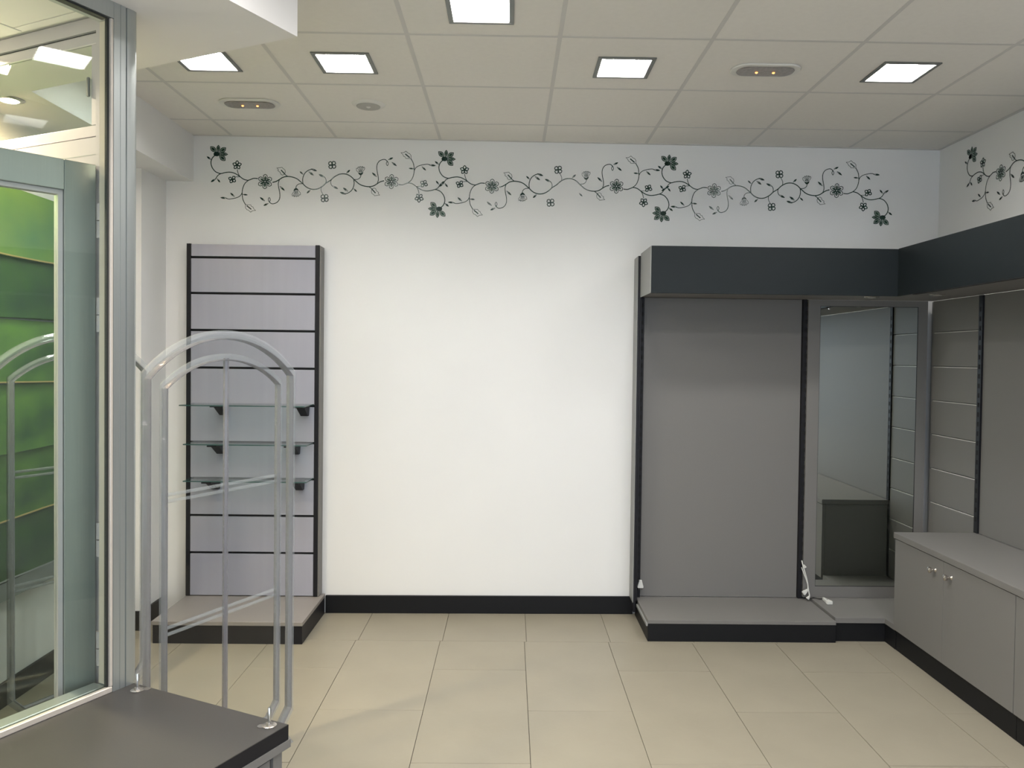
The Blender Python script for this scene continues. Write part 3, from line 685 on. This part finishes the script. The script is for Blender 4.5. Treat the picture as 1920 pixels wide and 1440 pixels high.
def vine(t, origin, ex, en, halves=(0, 1), skip=()):
    """draw one decal; ex runs along the wall, en points out of it"""
    ex = Vector(ex).normalized(); en = Vector(en).normalized(); org = Vector(origin); ez = Vector((0, 0, 1)); TH = 0.0008
    for hf in halves:
        sg = -1 if hf else 1
        def P(q, lift=0.0):
            x, z = m(*q); return org + ex*(x*sg) + ez*(z*sg) + en*(0.0006+lift)
        def ribbon(b, pts, w, closed=False, lift=0.0):
            w *= 1.2; pr = [(-w*K/2, 0), (w*K/2, 0), (w*K/2, TH), (-w*K/2, TH)]
            b.sweep([P(p, lift) for p in pts], pr, en, closed)
        def poly(b, pts, lift=0.0):
            k = len(pts); n = len(b.v); q = [P(p, lift) for p in pts]
            b.v += [tuple(p) for p in q]+[tuple(p+en*TH) for p in q]
            b.f.append(tuple(n+i for i in range(k))); b.f.append(tuple(n+k+i for i in reversed(range(k))))
            for i in range(k): j = (i+1) % k; b.f.append((n+i, n+j, n+k+j, n+k+i))
        def sm(pts, n=4): return [(p.x, p.y) for p in smooth([(x, y, 0) for x, y in pts], n)]
        def petal(base, tip, w, n=7, point=True):
            (x0, y0), (x1, y1) = base, tip; dx, dy = x1-x0, y1-y0; l = math.hypot(dx, dy); nx, ny = -dy/l, dx/l
            L_, R_ = [], []
            for i in range(1, n):
                s = i/n; ww = w/2*math.sin(math.pi*(s**(1.15 if point else 1.5)))**(0.85 if point else 0.6)
                L_.append((x0+dx*s+nx*ww, y0+dy*s+ny*ww)); R_.append((x0+dx*s-nx*ww, y0+dy*s-ny*ww))
            return [base]+L_+[tip]+R_[::-1]
        b = B()
        for i, (pts, w) in enumerate(STEMS):
            if (hf, i) in skip: continue
            ribbon(b, sm(pts), w)
        b.build('stem', M['decal'], t)
        for i, (p0, p1, w) in enumerate(LEAVES):
            if (hf, 100+i) in skip: continue
            b = B(); ribbon(b, petal(p0, p1, w), 5, closed=True)
            mid = (p0[0]*0.35+p1[0]*0.65, p0[1]*0.35+p1[1]*0.65); st = (p0[0]*0.75+p1[0]*0.25, p0[1]*0.75+p1[1]*0.25)
            poly(b, petal(st, p1, w*0.9)); b.build('leaf', M['decal'], t)
        # leaf loop at the end of the lower tendril
        b = B(); ribbon(b, petal((1020, 948), (1018, 880), 30), 7, closed=True); b.build('leaf', M['decal'], t)
        for pts, (a, c) in BIG:
            b = B(); ribbon(b, pts, 5, closed=True); ribbon(b, [a, ((a[0]+c[0])/2, (a[1]+c[1])/2), c], 13, lift=0.0002); b.build('lobed_leaf', M['decal'], t)
        # large flower
        b = B(); cx, cy = 262, 235
        for (tx, ty, w) in ((155, 133, 62), (270, 113, 44), (376, 150, 62), (402, 245, 44), (368, 335, 66)):
            dx, dy = tx-cx, ty-cy; l = math.hypot(dx, dy); s0 = 0.22
            base = (cx+dx*s0, cy+dy*s0)
            ribbon(b, petal(base, (tx, ty), w), 9, closed=True)
            poly(b, petal((cx+dx*0.40, cy+dy*0.40), (cx+dx*0.86, cy+dy*0.86), w*0.52), lift=0.0002)
        b.build('large_flower', M['decal'], t)
        b = B()
        for (tx, ty, w) in ((155, 133, 50), (376, 150, 50), (368, 335, 54), (270, 113, 32), (402, 245, 32)):
            dx, dy = tx-cx, ty-cy; poly(b, petal((cx+dx*0.25, cy+dy*0.25), (cx+dx*0.93, cy+dy*0.93), w))
        b.build('petal_fill', M['decal_in'], t)
        b = B(); poly(b, [(245+47*math.cos(a*math.pi/7), 240+34*math.sin(a*math.pi/7)) for a in range(14)], lift=0.0004); poly(b, petal((262, 215), (205, 268), 52), lift=0.0004); b.build('flower_heart', M['decal'], t)
        # six petal flower
        b = B(); cx, cy = 955, 645
        for k in range(6):
            a = math.radians(-88+60*k); tip = (cx+108*math.cos(a), cy+106*math.sin(a)); base = (cx+22*math.cos(a), cy+22*math.sin(a))
            ribbon(b, petal(base, tip, 58, 8, False), 8, closed=True)
            poly(b, petal((cx+26*math.cos(a), cy+26*math.sin(a)), (cx+78*math.cos(a), cy+78*math.sin(a)), 17))
        b.build('six_petal_flower', M['decal'], t)
        b = B()
        for k in range(6):
            a = math.radians(-88+60*k); poly(b, petal((cx+20*math.cos(a), cy+20*math.sin(a)), (cx+84*math.cos(a), cy+84*math.sin(a)), 26, 6, False), lift=-0.0003)
        b.build('petal_fill', M['decal_in'], t)
        b = B(); ribbon(b, [(cx+18*math.cos(a*math.pi/6), cy+18*math.sin(a*math.pi/6)) for a in range(12)], 13, closed=True, lift=0.0003); b.build('flower_heart', M['decal'], t)
        # star flowers
        for (cx, cy, R_, a0, w) in ((543, 403, 64, -88, 40), (474, 613, 56, -50, 40)):
            b = B()
            for k in range(5 if R_ == 64 else 4):
                a = math.radians(a0+(72 if R_ == 64 else 84)*k)
                ribbon(b, petal((cx+8*math.cos(a), cy+8*math.sin(a)), (cx+R_*math.cos(a), cy+R_*math.sin(a)), w, 6), 11, closed=True)
            b.build('star_flower', M['decal'], t)
        # square four petal flower
        b = B(); cx, cy = 1834, 890
        for k in range(4):
            a = math.radians(40+90*k); tip = (cx+62*math.cos(a), cy+62*math.sin(a))
            ribbon(b, petal((cx+6*math.cos(a), cy+6*math.sin(a)), tip, 52, 6, False), 11, closed=True)
        poly(b, [(cx+9*math.cos(a*math.pi/3), cy+9*math.sin(a*math.pi/3)) for a in range(6)], lift=0.0003)
        b.build('square_flower', M['decal'], t)
        # bell flower with fan of scallops
        b = B(); poly(b, [(1410, 735), (1435, 750), (1455, 782), (1432, 776), (1412, 770), (1392, 782), (1372, 788), (1385, 755)], lift=0.0002)
        fan = [(1378, 795), (1352, 835), (1358, 858), (1380, 853), (1385, 868), (1405, 858), (1418, 870), (1432, 857), (1450, 862), (1458, 845), (1478, 838), (1476, 812), (1455, 785)]
        ribbon(b, fan, 5); ribbon(b, [(1385, 800), (1400, 790), (1425, 790), (1445, 800)], 7)
        for (x, y) in ((1370, 852), (1387, 862), (1405, 856), (1424, 864), (1441, 858), (1462, 845)): ribbon(b, [(1412+(x-1412)*0.35, 800), (x, y)], 4)
        b.build('bell_flower', M['decal'], t)
D0 = 4.723
for (x, z, l, skip) in ((-1.064, 2.518, 'dark green flowering vine decal on the back wall, above the slatwall tower and bare wall', {(1, 12)}),
                        (0.250, 2.515, 'dark green flowering vine decal in the middle of the back wall, with worn-away stems', {(1, 10), (1, 11), (1, 110), (1, 111), (1, 112), (0, 12)}),
                        (1.556, 2.513, 'dark green flowering vine decal on the back wall above the anthracite cornice', set())):
    t = thing('vine_decal', l, 'wall decal', (x, wy(x), z), 'flowering vine wall decals')
    vine(t, (x, wy(x), z), (1, 0.0153, 0), (0.0153, -1, 0), skip=skip)
t = thing('vine_decal', 'dark green flowering vine decal on the right wall, cut by the photo edge', 'wall decal', (2.535, 3.80, 2.51), 'flowering vine wall decals')
vine(t, (2.535, 3.795, 2.505), (0, -1, 0), (-1, 0, 0))
